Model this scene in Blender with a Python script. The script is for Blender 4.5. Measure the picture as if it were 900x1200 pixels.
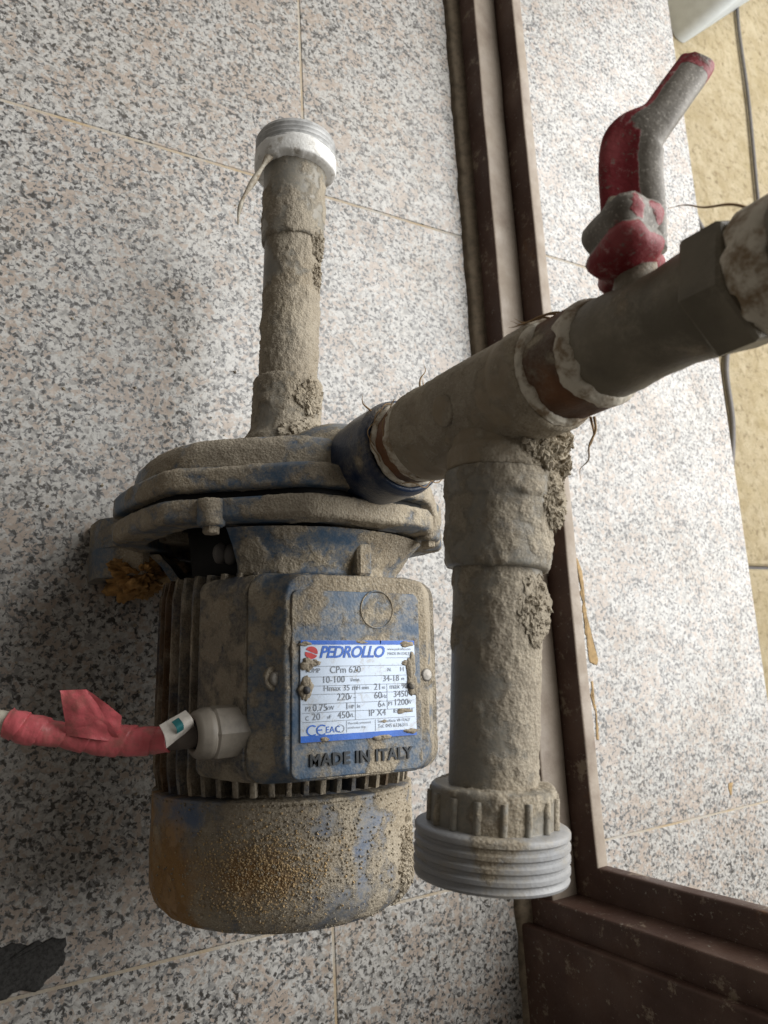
import bpy, math, random
import numpy as np
from mathutils import Vector, Matrix, noise
random.seed(7)
for o in list(bpy.data.objects): bpy.data.objects.remove(o)
S = bpy.context.scene
C = S.collection
PI = math.pi

# ------------------------------------------------------------------ camera, world, light, exposure
CAM_H = 0.551
AXX = Vector((0.85319, -0.05361, 0.51883))     # world x, y, z seen in (right, up, forward)
AXY = Vector((-0.05281, 0.98071, 0.18819))
AXZ = Vector((0.51892, 0.18796, -0.83391))
cd = bpy.data.cameras.new('camera'); cam = bpy.data.objects.new('camera', cd); C.objects.link(cam)
right = Vector((AXX.x, AXY.x, AXZ.x)); up = Vector((AXX.y, AXY.y, AXZ.y)); back = -Vector((AXX.z, AXY.z, AXZ.z))
cam.matrix_world = Matrix(((right.x, up.x, back.x, 0), (right.y, up.y, back.y, 0), (right.z, up.z, back.z, CAM_H), (0, 0, 0, 1)))
cd.sensor_fit = 'HORIZONTAL'; cd.sensor_width = 36; cd.lens = 36; cd.clip_start = 0.01; cd.clip_end = 50
cd.dof.use_dof = True; cd.dof.focus_distance = 0.42; cd.dof.aperture_fstop = 24
S.camera = cam

w = bpy.data.worlds.new('World'); S.world = w; w.use_nodes = True
w.node_tree.nodes['Background'].inputs[0].default_value = (1.0, 0.92, 0.82, 1)
w.node_tree.nodes['Background'].inputs[1].default_value = 0.112

def area(name, loc, target, sx, sy, power, col):
    l = bpy.data.lights.new(name, 'AREA'); l.shape = 'RECTANGLE'; l.size = sx; l.size_y = sy; l.energy = power; l.color = col
    o = bpy.data.objects.new(name, l); C.objects.link(o); o.location = loc
    o.rotation_euler = (Vector(target) - Vector(loc)).to_track_quat('-Z', 'Y').to_euler()
    return o
area('doorway_daylight', (1.60, 0.62, 1.45), (0.22, 0.08, 0.05), 2.3, 2.1, 84, (0.985, 0.985, 0.975))

S.view_settings.view_transform = 'Standard'; S.view_settings.look = 'None'
S.view_settings.exposure = 0.22; S.view_settings.gamma = 1.0; S.view_settings.use_curve_mapping = False
S.render.engine = 'CYCLES'

# ------------------------------------------------------------------ material helpers
class NT:
    def __init__(s, name):
        s.m = bpy.data.materials.new(name); s.m.use_nodes = True; s.t = s.m.node_tree
        s.b = s.t.nodes['Principled BSDF']; s.co = s.n('ShaderNodeTexCoord').outputs['Object']
    def n(s, typ, **kw):
        x = s.t.nodes.new(typ)
        for k, v in kw.items(): setattr(x, k, v)
        return x
    def put(s, sock, v):
        if hasattr(v, 'links'): s.t.links.new(v, sock)
        elif isinstance(v, tuple) and len(v) == 3 and len(sock.default_value) == 4: sock.default_value = (*v, 1)
        else: sock.default_value = v
    def noise(s, scale, detail=4, rough=.55, vec=None, dist=0, out='Fac'):
        x = s.n('ShaderNodeTexNoise'); s.put(x.inputs['Vector'], vec or s.co)
        x.inputs['Scale'].default_value = scale; x.inputs['Detail'].default_value = detail
        x.inputs['Roughness'].default_value = rough; x.inputs['Distortion'].default_value = dist
        return x.outputs[out]
    def voro(s, scale, vec=None, feature='F1', out='Color', rnd=1):
        x = s.n('ShaderNodeTexVoronoi', feature=feature); s.put(x.inputs['Vector'], vec or s.co)
        x.inputs['Scale'].default_value = scale; x.inputs['Randomness'].default_value = rnd
        return x.outputs[out]
    def math(s, op, a, b=0.0, c=None):
        x = s.n('ShaderNodeMath', operation=op); s.put(x.inputs[0], a); s.put(x.inputs[1], b)
        if c is not None: s.put(x.inputs[2], c)
        return x.outputs[0]
    def rng(s, v, a, b, c=0.0, d=1.0, smooth=True):
        x = s.n('ShaderNodeMapRange'); x.interpolation_type = 'SMOOTHSTEP' if smooth else 'LINEAR'
        s.put(x.inputs[0], v)
        for i, q in enumerate((a, b, c, d)): x.inputs[1 + i].default_value = q
        return x.outputs[0]
    def mix(s, f, a, b, mode='MIX'):
        x = s.n('ShaderNodeMix', data_type='RGBA', blend_type=mode); s.put(x.inputs[0], f); s.put(x.inputs[6], a); s.put(x.inputs[7], b)
        return x.outputs[2]
    def ramp(s, f, stops, const=False):
        x = s.n('ShaderNodeValToRGB'); s.put(x.inputs[0], f); r = x.color_ramp
        if const: r.interpolation = 'CONSTANT'
        while len(r.elements) < len(stops): r.elements.new(.5)
        for e, (p, c) in zip(r.elements, stops): e.position = p; e.color = (*c, 1)
        return x.outputs[0]
    def attr(s, name):
        return s.n('ShaderNodeAttribute', attribute_name=name).outputs['Fac']
    def bump(s, h, strength, dist):
        x = s.n('ShaderNodeBump'); s.put(x.inputs['Height'], h); x.inputs['Strength'].default_value = strength; x.inputs['Distance'].default_value = dist
        s.t.links.new(x.outputs[0], s.b.inputs['Normal']); return x
    def fin(s, col, rough=.6, metal=0.0, spec=.4):
        s.put(s.b.inputs['Base Color'], col); s.put(s.b.inputs['Roughness'], rough); s.put(s.b.inputs['Metallic'], metal)
        s.b.inputs['Specular IOR Level'].default_value = spec
        return s.m

MUD_A, MUD_B, MUD_C = (0.29, 0.238, 0.168), (0.43, 0.37, 0.275), (0.175, 0.135, 0.085)
def mud_colour(k):
    a = k.mix(k.rng(k.noise(30, 5, .65), .36, .66), MUD_A, MUD_B)
    a = k.mix(k.rng(k.noise(130, 5, .75), .50, .72, 0, .75), a, MUD_C)
    a = k.mix(k.rng(k.noise(820, 3, .7), .50, .66, 0, .55), a, (0.54, 0.49, 0.40))
    a = k.mix(k.rng(k.noise(11, 4, .6), .40, .62, 0, .55), a, k.mix(k.noise(300, 4, .7), (0.37, 0.33, 0.27), (0.24, 0.21, 0.165)))
    return k.mix(k.rng(k.noise(1050, 3, .7), .54, .70, 0, .6), a, (0.15, 0.12, 0.085))
def dirty(name, base, base2, rough=.45, film=.85, bs=.60, rust=None, metal=0.0, spec=.35, rustpos=None):
    k = NT(name)
    raw = k.math('ADD', k.attr('mud'), k.math('MULTIPLY', k.math('SUBTRACT', k.noise(200, 6, .78), .5), 1.5))
    f = k.rng(raw, -.12, .34)
    veil = k.math('MULTIPLY', k.rng(raw, -.75, .05), k.rng(k.noise(420, 5, .8), .30, .68))
    bc = k.mix(k.rng(k.noise(45, 4), .35, .65), base, base2)
    bc = k.mix(k.math('MULTIPLY', veil, film), bc, k.mix(k.noise(60, 4, .6), (0.36, 0.32, 0.25), (0.24, 0.205, 0.15)))
    col = k.mix(f, bc, mud_colour(k))
    if rust:
        r = k.math('ADD', k.attr('rust'), k.math('MULTIPLY', k.math('SUBTRACT', k.noise(90, 5, .7), .5), .8))
        rc = k.mix(k.noise(150, 4, .7), rust[0], rust[1])
        col = k.mix(k.rng(r, .3, .8), col, rc)
    h = k.math('ADD', k.noise(420, 6, .75), k.math('MULTIPLY', k.noise(1500, 3, .7), .5))
    h = k.math('ADD', h, k.math('MULTIPLY', k.voro(700, out='Distance'), .7))
    k.bump(k.math('MULTIPLY', h, k.rng(f, 0, 1, .15, 1.0)), bs, .0016)
    return k.fin(col, k.rng(f, 0, 1, rough, .93), metal, spec)

BLUE = dirty('pump_blue_paint', (0.035, 0.075, 0.135), (0.06, 0.105, 0.165), .42)
NAVY = dirty('port_navy_paint', (0.008, 0.020, 0.055), (0.02, 0.035, 0.07), .3, .45)
COVER = dirty('fan_cover_paint', (0.085, 0.12, 0.19), (0.13, 0.145, 0.17), .5, rust=((0.42, 0.26, 0.11), (0.23, 0.12, 0.045)))
PVC = dirty('grey_pvc', (0.175, 0.17, 0.15), (0.21, 0.20, 0.175), .42)
PVCD = dirty('dark_grey_pvc', (0.135, 0.118, 0.085), (0.19, 0.165, 0.12), .5, .6, .45)
PVCT = dirty('tee_grey_pvc', (0.235, 0.185, 0.122), (0.31, 0.25, 0.17), .6, .6, .5)
PVCL = dirty('light_grey_pvc', (0.26, 0.265, 0.275), (0.31, 0.31, 0.31), .4)
RUSTED = dirty('rusty_nipple', (0.17, 0.070, 0.026), (0.075, 0.034, 0.016), .6, .4)
FINM = dirty('cooling_fin_paint', (0.030, 0.045, 0.075), (0.06, 0.055, 0.05), .6, rust=((0.12, 0.06, 0.02), (0.06, 0.035, 0.018)))
def flat(name, col, rough=.5, scale=120, var=.25, bumps=.2, metal=0.0):
    k = NT(name)
    c2 = tuple(v * (1 - var) for v in col)
    k.bump(k.noise(scale * 4, 4, .6), bumps, .0006)
    return k.fin(k.mix(k.rng(k.noise(scale, 5, .65), .35, .7), col, c2), rough, metal)
MUD = NT('dried_mud'); MUD.bump(MUD.noise(900, 5, .7), .8, .001); MUD = MUD.fin(mud_colour(MUD), .95, 0, .15)
k = NT('orange_soil'); k.bump(k.noise(900, 5, .7), .7, .001)
SOIL = k.fin(k.mix(k.noise(140, 4, .7), (0.52, 0.36, 0.175), (0.42, 0.32, 0.20)), .95, 0, .15)
k = NT('thread_tape')
TAPE = k.fin(k.mix(k.rng(k.noise(130, 6, .7), .42, .66), (0.62, 0.57, 0.47), (0.23, 0.16, 0.09)), .6); k.bump(k.noise(500, 3), .5, .0008)
k = NT('clean_thread_tape')
TAPEW = k.fin(k.mix(k.rng(k.noise(110, 6, .7), .5, .72), (0.72, 0.71, 0.68), (0.30, 0.26, 0.20)), .55); k.bump(k.noise(500, 3), .5, .0008)
FIBRE = flat('hemp_fibre', (0.34, 0.22, 0.11), .8)
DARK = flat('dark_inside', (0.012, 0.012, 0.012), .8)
STEEL = flat('dull_steel', (0.30, 0.28, 0.25), .5, metal=.6)
GLAND = flat('grey_gland_plastic', (0.27, 0.24, 0.20), .42, 60, .4)
SEAL = flat('seal_rubber', (0.16, 0.15, 0.14), .6)
PINK = NT('pink_tape'); k = PINK
PINK = k.fin(k.mix(k.rng(k.noise(110, 6, .75), .42, .70), (0.58, 0.12, 0.135), (0.36, 0.12, 0.105)), .38); k.bump(k.noise(260, 4), .5, .001)
CABLE = flat('cream_cable_sheath', (0.56, 0.52, 0.43), .5)
PAPER = flat('paper_tag_white', (0.62, 0.58, 0.52), .7)
TEAL = flat('tag_teal_print', (0.02, 0.16, 0.17), .6)
LABELW = NT('name_plate_silver'); k = LABELW
LABELW = k.fin(k.mix(k.rng(k.noise(150, 6, .8, dist=.6), .50, .72), (0.45, 0.52, 0.62), (0.33, 0.325, 0.31)), .40, .2)
INKB = flat('label_blue_ink', (0.02, 0.13, 0.56), .4)
INKK = flat('label_grey_ink', (0.20, 0.225, 0.26), .5)
INKR = flat('label_red_ink', (0.60, 0.05, 0.05), .45)
EMB = flat('raised_letter_dark', (0.035, 0.04, 0.045), .6)
# red valve handle: paint peeled off to dusty grey metal
k = NT('peeled_red_handle')
f = k.math('ADD', k.attr('mud'), k.math('MULTIPLY', k.math('SUBTRACT', k.noise(75, 5, .6), .5), .9))
red = k.mix(k.rng(k.noise(60, 4), .45, .65), (0.20, 0.014, 0.020), (0.30, 0.055, 0.06))
red = k.mix(k.rng(k.noise(190, 6, .8), .54, .70), red, (0.46, 0.30, 0.28))
red = k.mix(k.rng(k.noise(420, 5, .8), .56, .66), red, (0.20, 0.17, 0.14))
grey = k.mix(k.rng(k.noise(40, 5, .7), .35, .65), (0.13, 0.115, 0.095), (0.21, 0.19, 0.16))
grey = k.mix(k.rng(k.noise(900, 2), .56, .68, 0, .7), grey, (0.40, 0.37, 0.32))
k.bump(k.math('ADD', k.noise(500, 5), k.rng(f, -.05, .05)), .4, .0008)
HANDLE = k.fin(k.mix(k.rng(f, -.04, .04), red, grey), .55)

# polished granite
def granite(name, dirt):
    k = NT(name)
    wv = k.n('ShaderNodeVectorMath', operation='ADD'); k.put(wv.inputs[0], k.co)
    rd = k.n('ShaderNodeObjectInfo').outputs['Random']
    sc = k.n('ShaderNodeCombineXYZ'); k.put(sc.inputs[0], k.math('MULTIPLY', rd, 7.3)); k.put(sc.inputs[1], k.math('MULTIPLY', rd, -3.1)); k.put(sc.inputs[2], k.math('MULTIPLY', rd, 4.7))
    k.put(wv.inputs[1], sc.outputs[0]); v = wv.outputs[0]
    sp = k.n('ShaderNodeSeparateColor'); k.put(sp.inputs[0], k.voro(400, v)); c1, c2 = sp.outputs[0], sp.outputs[1]
    sq = k.n('ShaderNodeSeparateColor'); k.put(sq.inputs[0], k.voro(300, v)); c3, c4 = sq.outputs[0], sq.outputs[1]
    n1, n2, n3, n4 = k.noise(290, 2, .6, v, .5), k.noise(215, 2, .6, v, .5), k.noise(28, 4, .6, v), k.noise(60, 3, .6, v)
    def wob(n, c, a): return k.math('ADD', n, k.math('MULTIPLY', k.math('SUBTRACT', c, .5), a))
    g = wob(n2, c3, .22)
    col = k.ramp(g, [(.30, (.22, .215, .205)), (.44, (.33, .32, .30)), (.56, (.49, .48, .455)), (.70, (.36, .35, .335))])
    pk = k.math('ADD', wob(k.noise(150, 3, .6, v, .3), c4, .16), k.math('MULTIPLY', k.math('SUBTRACT', n3, .5), .8))
    col = k.mix(k.rng(pk, .48, .60, 0, .82), col, k.ramp(c1, [(.0, (.30, .235, .185)), (1, (.43, .35, .29))]))
    dk = k.math('ADD', wob(n1, c1, .20), k.math('MULTIPLY', k.math('SUBTRACT', n4, .5), .30))
    col = k.mix(k.rng(dk, .530, .565), col, k.ramp(c2, [(.0, (.07, .071, .073)), (1, (.20, .20, .20))]))
    col = k.mix(k.rng(dk, .635, .665), col, (.024, .022, .021))
    col = k.mix(k.math('MULTIPLY', rd, .14), col, (.28, .25, .21))
    dust = k.rng(k.noise(9, 6, .65), .42, .75, .03, dirt)
    col = k.mix(dust, col, (0.42, 0.35, 0.25))
    k.bump(k.noise(330, 3), .05, .0004)
    return k.fin(col, k.rng(k.noise(14, 5, .65), .35, .7, .30, .46), 0, .6)
GRAN = granite('polished_granite', .12)
k = NT('sandy_grout'); k.bump(k.noise(500, 4), .6, .001)
GROUT = k.fin(k.mix(k.rng(k.noise(16, 6, .7), .35, .65), k.mix(k.noise(200, 4), (0.46, 0.36, 0.23), (0.34, 0.25, 0.15)), (0.42, 0.395, 0.35)), .95)
MORTAR = flat('dark_mortar', (0.065, 0.063, 0.06), .95, 500, .6, 1.0)
SMEAR = flat('yellow_mortar', (0.42, 0.29, 0.145), .95, 200, .3, .8)
# brown oxide-painted steel with settled dust and chipped paint
k = NT('brown_frame_paint')
sepn = k.n('ShaderNodeSeparateXYZ'); k.put(sepn.inputs[0], k.n('ShaderNodeNewGeometry').outputs['Normal'])
dust = k.math('MULTIPLY', k.rng(sepn.outputs[2], .3, .95), k.rng(k.noise(22, 6, .7), .20, .55, .55, 1.0))
col = k.mix(k.rng(k.noise(18, 5), .4, .7), (0.070, 0.036, 0.026), (0.115, 0.068, 0.050))
col = k.mix(k.rng(k.noise(34, 7, .78), .57, .64), col, (0.24, 0.185, 0.135))
col = k.mix(k.rng(k.noise(16, 6, .72), .62, .75, 0, .8), col, (0.20, 0.085, 0.022))
col = k.mix(k.rng(k.noise(300, 3, .6), .64, .72), col, (0.24, 0.21, 0.17))
col = k.mix(dust, col, k.mix(k.noise(60, 5, .7), (0.40, 0.34, 0.27), (0.24, 0.19, 0.15)))
k.bump(k.math('ADD', k.noise(120, 5, .7), k.noise(500, 4)), .35, .0008)
BROWN = k.fin(col, k.rng(k.noise(30, 4), .3, .7, .4, .75), 0, .4)
k = NT('sandstone_paving')
col = k.mix(k.rng(k.noise(30, 7, .7, dist=.6), .3, .7), (0.48, 0.385, 0.23), (0.64, 0.545, 0.37))
col = k.mix(k.rng(k.noise(75, 7, .8), .50, .68), col, (0.27, 0.20, 0.115))
col = k.mix(k.rng(k.noise(8, 4, .6), .5, .75, 0, .6), col, (0.50, 0.40, 0.22))
k.bump(k.noise(45, 9, .8), 1.0, .012)
SAND = k.fin(col, .85, 0, .2)
WHITEB = flat('pale_grey_paint', (0.70, 0.76, 0.80), .55, 14, .22)
GREYC = flat('grey_cable_sheath', (0.15, 0.14, 0.135), .6)
PLASTER = flat('wall_plaster', (0.36, 0.32, 0.26), .9, 20, .3)

# ------------------------------------------------------------------ mesh helpers
def fbm(p, s, o=4):
    return noise.fractal(p * s, 1.0, 2.0, o, noise_basis='PERLIN_ORIGINAL')
def sstep(a, b, x):
    t = min(1, max(0, (x - a) / (b - a))); return t * t * (3 - 2 * t)
PR = Vector((0.20, 0.0, 0.0))
YAW = Matrix.Translation((0.2, 0.086, 0)) @ Matrix.Rotation(-0.036, 4, 'Z') @ Matrix.Translation((-0.2, -0.086, 0))
def mk(name, geo, mat, parent=None, origin=None, smooth=True, yaw=False, crust=None, rust=None, kind=None, auto=None):
    """one mesh object; crust=(bias, amp_m[, seed]) lays lumpy dried mud over it"""
    vs, fs = geo
    me = bpy.data.meshes.new(name)
    O = origin if origin is not None else (PR if parent is not None else Vector((0, 0, 0)))
    pts = [Vector(v) for v in vs]
    if yaw: pts = [YAW @ p for p in pts]
    me.from_pydata([p - O for p in pts], [], fs); me.update()
    if crust:
        bias, amp = crust[0], crust[1]; sd = Vector((crust[2] if len(crust) > 2 else 0, 3.1, 7.7))
        mud = np.zeros(len(pts), 'f'); nrm = [v.normal.copy() for v in me.vertices]
        for i, v in enumerate(me.vertices):
            p = pts[i] + sd; n = nrm[i]
            m = bias - .05 + .35 * fbm(p, 12, 2) + .9 * fbm(p, 28, 3) + .55 * fbm(p, 95, 3) + .28 * n.z
            if len(crust) > 3: m += crust[3](pts[i])
            q = sstep(-.12, .30, m)
            if amp: v.co += n * (q * amp * .7 * max(0, .35 + .45 * fbm(p, 260, 2) + .75 * fbm(p, 560, 2)) + amp * 1.1 * q * max(0, fbm(p, 75, 2) - .22))
            mud[i] = m
        a = me.attributes.new('mud', 'FLOAT', 'POINT'); a.data.foreach_set('value', mud)
    if rust:
        a = me.attributes.new('rust', 'FLOAT', 'POINT'); a.data.foreach_set('value', np.array([rust(p) for p in pts], 'f'))
    me.materials.append(mat)
    me.polygons.foreach_set('use_smooth', [smooth] * len(me.polygons))
    if auto: me.set_sharp_from_angle(angle=math.radians(auto))
    me.update()
    o = bpy.data.objects.new(name, me); C.objects.link(o)
    if parent is not None: o.parent = parent
    else: o.location = O
    if kind: o['kind'] = kind
    return o
def tag(o, label, cat, group=None):
    o['label'] = label; o['category'] = cat
    if group: o['group'] = group
    return o
def empty(name, loc, label, cat):
    o = bpy.data.objects.new(name, None); C.objects.link(o); o.location = loc; o.empty_display_size = .02
    return tag(o, label, cat)
def join(*gs):
    V, F = [], []
    for v, f in gs:
        b = len(V); V += [tuple(x) for x in v]; F += [tuple(i + b for i in q) for q in f]
    return V, F
def frame(d):
    d = Vector(d).normalized(); a = Vector((0, 0, 1)) if abs(d.z) < .9 else Vector((0, 1, 0))
    u = a.cross(d).normalized(); return u, d.cross(u).normalized(), d
def refine(prof, step):
    out = [prof[0]]
    for (r0, t0), (r1, t1) in zip(prof, prof[1:]):
        n = max(1, int(math.ceil(math.hypot(r1 - r0, t1 - t0) / step)))
        out += [(r0 + (r1 - r0) * j / n, t0 + (t1 - t0) * j / n) for j in range(1, n + 1)]
    return out
def lathe(prof, base, d, segs=96, step=.0015, rf=None, a0=0, a1=2 * PI, wob=None):
    """profile (radius, distance along d) turned round the axis; rf(angle) scales the radius"""
    u, v, d = frame(d); base = Vector(base); pr = refine(prof, step) if step else prof
    full = abs(a1 - a0 - 2 * PI) < 1e-6; n = segs if full else segs + 1
    V, F = [], []
    for (r, t) in pr:
        for j in range(n):
            a = a0 + (a1 - a0) * j / segs; k = r * (rf(a) if rf else 1); tt = t + (wob(a, r, t) if wob else 0)
            V.append(base + d * tt + u * (k * math.cos(a)) + v * (k * math.sin(a)))
    for i in range(len(pr) - 1):
        for j in range(segs):
            a, b = i * n + j, i * n + (j + 1) % n
            F.append((a, b, b + n, a + n))
    for i, rev in ((0, True), (len(pr) - 1, False)):
        if pr[i][0] > 1e-5 and full:
            c = len(V); V.append(base + d * pr[i][1])
            for j in range(segs):
                q = (i * n + j, i * n + (j + 1) % segs, c); F.append(q[::-1] if rev else q)
    return V, F
# lathe() about +Y: u = x axis * sign ; angles handled through ylathe so that 0 = +X and 90 deg = +Z
def ylathe(prof, x, z, segs=96, step=.0015, rf=None, a0=0, a1=2 * PI, cap=True):
    V, F = [], []; pr = refine(prof, step) if step else prof
    full = abs(a1 - a0 - 2 * PI) < 1e-6; n = segs if full else segs + 1
    for (r, t) in pr:
        for j in range(n):
            a = a0 + (a1 - a0) * j / segs; k = r * (rf(a) if rf else 1)
            V.append((x + k * math.cos(a), t, z + k * math.sin(a)))
    for i in range(len(pr) - 1):
        for j in range(segs):
            a, b = i * n + j, i * n + (j + 1) % n
            F.append((a, a + n, b + n, b))
    for i, rev in ((0, True), (len(pr) - 1, False)):
        if pr[i][0] > 1e-5 and full and cap:
            c = len(V); V.append((x, pr[i][1], z))
            for j in range(segs):
                q = (i * n + j, i * n + (j + 1) % segs, c); F.append(q if rev else q[::-1])
    return V, F
def box(x0, x1, y0, y1, z0, z1, bev=0.0):
    if not bev:
        V = [(x, y, z) for z in (z0, z1) for y in (y0, y1) for x in (x0, x1)]
        return V, [(0, 2, 3, 1), (4, 5, 7, 6), (0, 1, 5, 4), (2, 6, 7, 3), (0, 4, 6, 2), (1, 3, 7, 5)]
    b = bev; rings = [(b, z0), (0, z0 + b), (0, z1 - b), (b, z1)]; V = []
    for q, z in rings:
        for x, y in ((x0 + b, y0 + q), (x1 - b, y0 + q), (x1 - q, y0 + b), (x1 - q, y1 - b), (x1 - b, y1 - q), (x0 + b, y1 - q), (x0 + q, y1 - b), (x0 + q, y0 + b)):
            V.append((x, y, z))
    F = [tuple(range(8))[::-1], tuple(range(24, 32))]
    for i in range(3):
        for j in range(8): F.append((i * 8 + j, i * 8 + (j + 1) % 8, (i + 1) * 8 + (j + 1) % 8, (i + 1) * 8 + j))
    return V, F
def rrect(w, h, r, n=8):
    P = []
    for cx, cy, a in ((w / 2 - r, h / 2 - r, 0), (-w / 2 + r, h / 2 - r, 90), (-w / 2 + r, -h / 2 + r, 180), (w / 2 - r, -h / 2 + r, 270)):
        for j in range(n + 1):
            t = math.radians(a + 90 * j / n); P.append((cx + r * math.cos(t), cy + r * math.sin(t)))
    return P
def resample(P, step):
    out = []
    for (a, b), (c, d) in zip(P, P[1:] + P[:1]):
        n = max(1, int(math.hypot(c - a, d - b) / step))
        out += [(a + (c - a) * j / n, b + (d - b) * j / n) for j in range(n)]
    return out
def loft(rings, cap0=True, cap1=True):
    V, F = [], []; n = len(rings[0])
    for r in rings: V += [tuple(p) for p in r]
    for i in range(len(rings) - 1):
        for j in range(n): F.append((i * n + j, i * n + (j + 1) % n, (i + 1) * n + (j + 1) % n, (i + 1) * n + j))
    if cap0: F.append(tuple(range(n))[::-1])
    if cap1: F.append(tuple(range((len(rings) - 1) * n, len(rings) * n)))
    return V, F
def slab(outline, cx, cy, z0, z1, bev, step=None):
    """rounded plate lying in xy with a filled, gridded top (rings shrinking to the centre)"""
    rings = []
    for s, z in ((1, z0), (1, z1 - bev)): rings.append([(cx + x * s, cy + y * s, z) for x, y in outline])
    for q in (.35, .75, 1.0):
        d = bev * (1 - math.cos(q * PI / 2)); zz = z1 - bev + bev * math.sin(q * PI / 2)
        L = max(abs(x) for x, y in outline); M = max(abs(y) for x, y in outline)
        rings.append([(cx + x * (1 - d / L), cy + y * (1 - d / M), zz) for x, y in outline])
    last = rings[-1]; m = 26 if step else 1
    for j in range(1, m): rings.append([(cx + (x - cx) * (1 - j / m), cy + (y - cy) * (1 - j / m), z1) for x, y, z in last])
    return loft(rings)
def tube(path, rad, segs=10, caps=True):
    P = [Vector(p) for p in path]; V, F = [], []; prev = None
    for i, p in enumerate(P):
        t = (P[min(i + 1, len(P) - 1)] - P[max(i - 1, 0)]).normalized()
        if prev is None: prev = frame(t)[0]
        u = (prev - t * prev.dot(t)).normalized(); v = t.cross(u); prev = u
        r = rad(i / (len(P) - 1)) if callable(rad) else rad
        for j in range(segs):
            a = 2 * PI * j / segs; V.append(p + u * (r * math.cos(a)) + v * (r * math.sin(a)))
    for i in range(len(P) - 1):
        for j in range(segs): F.append((i * segs + j, i * segs + (j + 1) % segs, (i + 1) * segs + (j + 1) % segs, (i + 1) * segs + j))
    if caps: F.append(tuple(range(segs))[::-1]); F.append(tuple(range((len(P) - 1) * segs, len(P) * segs)))
    return V, F
def spline(pts, n=10):
    P = [Vector(p) for p in pts]; P = [2 * P[0] - P[1]] + P + [2 * P[-1] - P[-2]]; out = []
    for i in range(1, len(P) - 2):
        for j in range(n):
            t = j / n; a, b, c, d = P[i - 1:i + 3]
            out.append(.5 * ((2 * b) + (c - a) * t + (2 * a - 5 * b + 4 * c - d) * t * t + (3 * b - a - 3 * c + d) * t ** 3))
    return out + [P[-2]]
def crumbs(n, place, size):
    """n irregular crumbs; place() gives (point, scale)"""
    V, F = [], []
    B = [(1, 0, 0), (-1, 0, 0), (0, 1, 0), (0, -1, 0), (0, 0, 1), (0, 0, -1), (.6, .6, .6), (-.6, .6, .5), (.5, -.6, -.6)]
    T = [(0, 2, 4), (2, 1, 4), (1, 3, 4), (3, 0, 4), (2, 0, 5), (1, 2, 5), (3, 1, 5), (0, 3, 5)]
    for _ in range(n):
        p, s = place(); s = size * s * (.45 + random.random() ** 3 * 1.6); b = len(V)
        R = Matrix.Rotation(random.random() * 6, 3, 'Z') @ Matrix.Rotation(random.random() * 6, 3, 'X')
        for q in B[:6]: V.append(Vector(p) + R @ Vector(q) * (s * random.uniform(.55, 1.2)))
        F += [(a + b, c + b, d + b) for a, c, d in T]
    return V, F
def blob(c, rx, ry, rz, seed, amp=.35, n=40):
    V, F = [], []; c = Vector(c)
    for i in range(n + 1):
        for j in range(n * 2):
            a, b = PI * i / n, PI * j / n
            q = Vector((math.sin(a) * math.cos(b), math.sin(a) * math.sin(b), math.cos(a)))
            k = 1 + amp * (.55 * fbm(q + Vector((seed, 0, 0)), 1.5, 2) + .30 * fbm(q + Vector((seed, 5, 0)), 5, 2) + .22 * fbm(q + Vector((seed, 9, 0)), 13, 2))
            V.append(c + Vector((q.x * rx, q.y * ry, q.z * rz)) * k)
    m = n * 2
    for i in range(n):
        for j in range(m): F.append((i * m + j, (i + 1) * m + j, (i + 1) * m + (j + 1) % m, i * m + (j + 1) % m))
    return V, F
def clod(c, rx, ry, rz, seed, n, size):
    c = Vector(c); P = blob(c, rx, ry, rz, seed, .5, 34)[0]
    return join(blob(c, rx, ry, rz, seed, .5, 34), crumbs(n, lambda: (random.choice(P), 1), size))
def text_geo(s, size, bold=0.0, shear=0.0, spacing=1.0, align='LEFT', ext=0.0):
    cu = bpy.data.curves.new('t', 'FONT'); cu.body = s; cu.size = size; cu.offset = bold; cu.shear = shear; cu.space_character = spacing
    cu.align_x = align; cu.extrude = ext; cu.resolution_u = 3
    o = bpy.data.objects.new('t', cu); C.objects.link(o)
    dg = bpy.context.evaluated_depsgraph_get(); me = o.evaluated_get(dg).to_mesh()
    g = ([v.co.copy() for v in me.vertices], [tuple(p.vertices) for p in me.polygons])
    bpy.data.objects.remove(o); return g

# ------------------------------------------------------------------ setting: floors
def floor_piece(name, x0, x1, y0, y1, ztop, mat, kind='structure'):
    return mk(name, box(x0, x1, y0, y1, ztop - .03, ztop), mat, smooth=False, kind=kind)
floor = floor_piece('floor', -1.1, .472, -.9, 1.7, -.0007, GROUT)
landing = mk('landing', box(.505, .846, -.9, 1.7, -.03, -.0007), GROUT, smooth=False, kind='structure')
def tiles(parent, xs, ys, g=.0009, name='tile'):
    for xa, xb in zip(xs, xs[1:]):
        for ya, yb in zip(ys, ys[1:]):
            mk(name, box(xa + g, xb - g, ya + g, yb - g, -.011, 0, .0008), GRAN, parent, Vector((0, 0, 0)), smooth=False)
tiles(floor, [-.921, -.321, .279, .4715], [-.787, -.187, .412, 1.012, 1.612])
tiles(landing, [.508, .559, .852], [-.777, -.1775, .4205, 1.021, 1.621])
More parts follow.
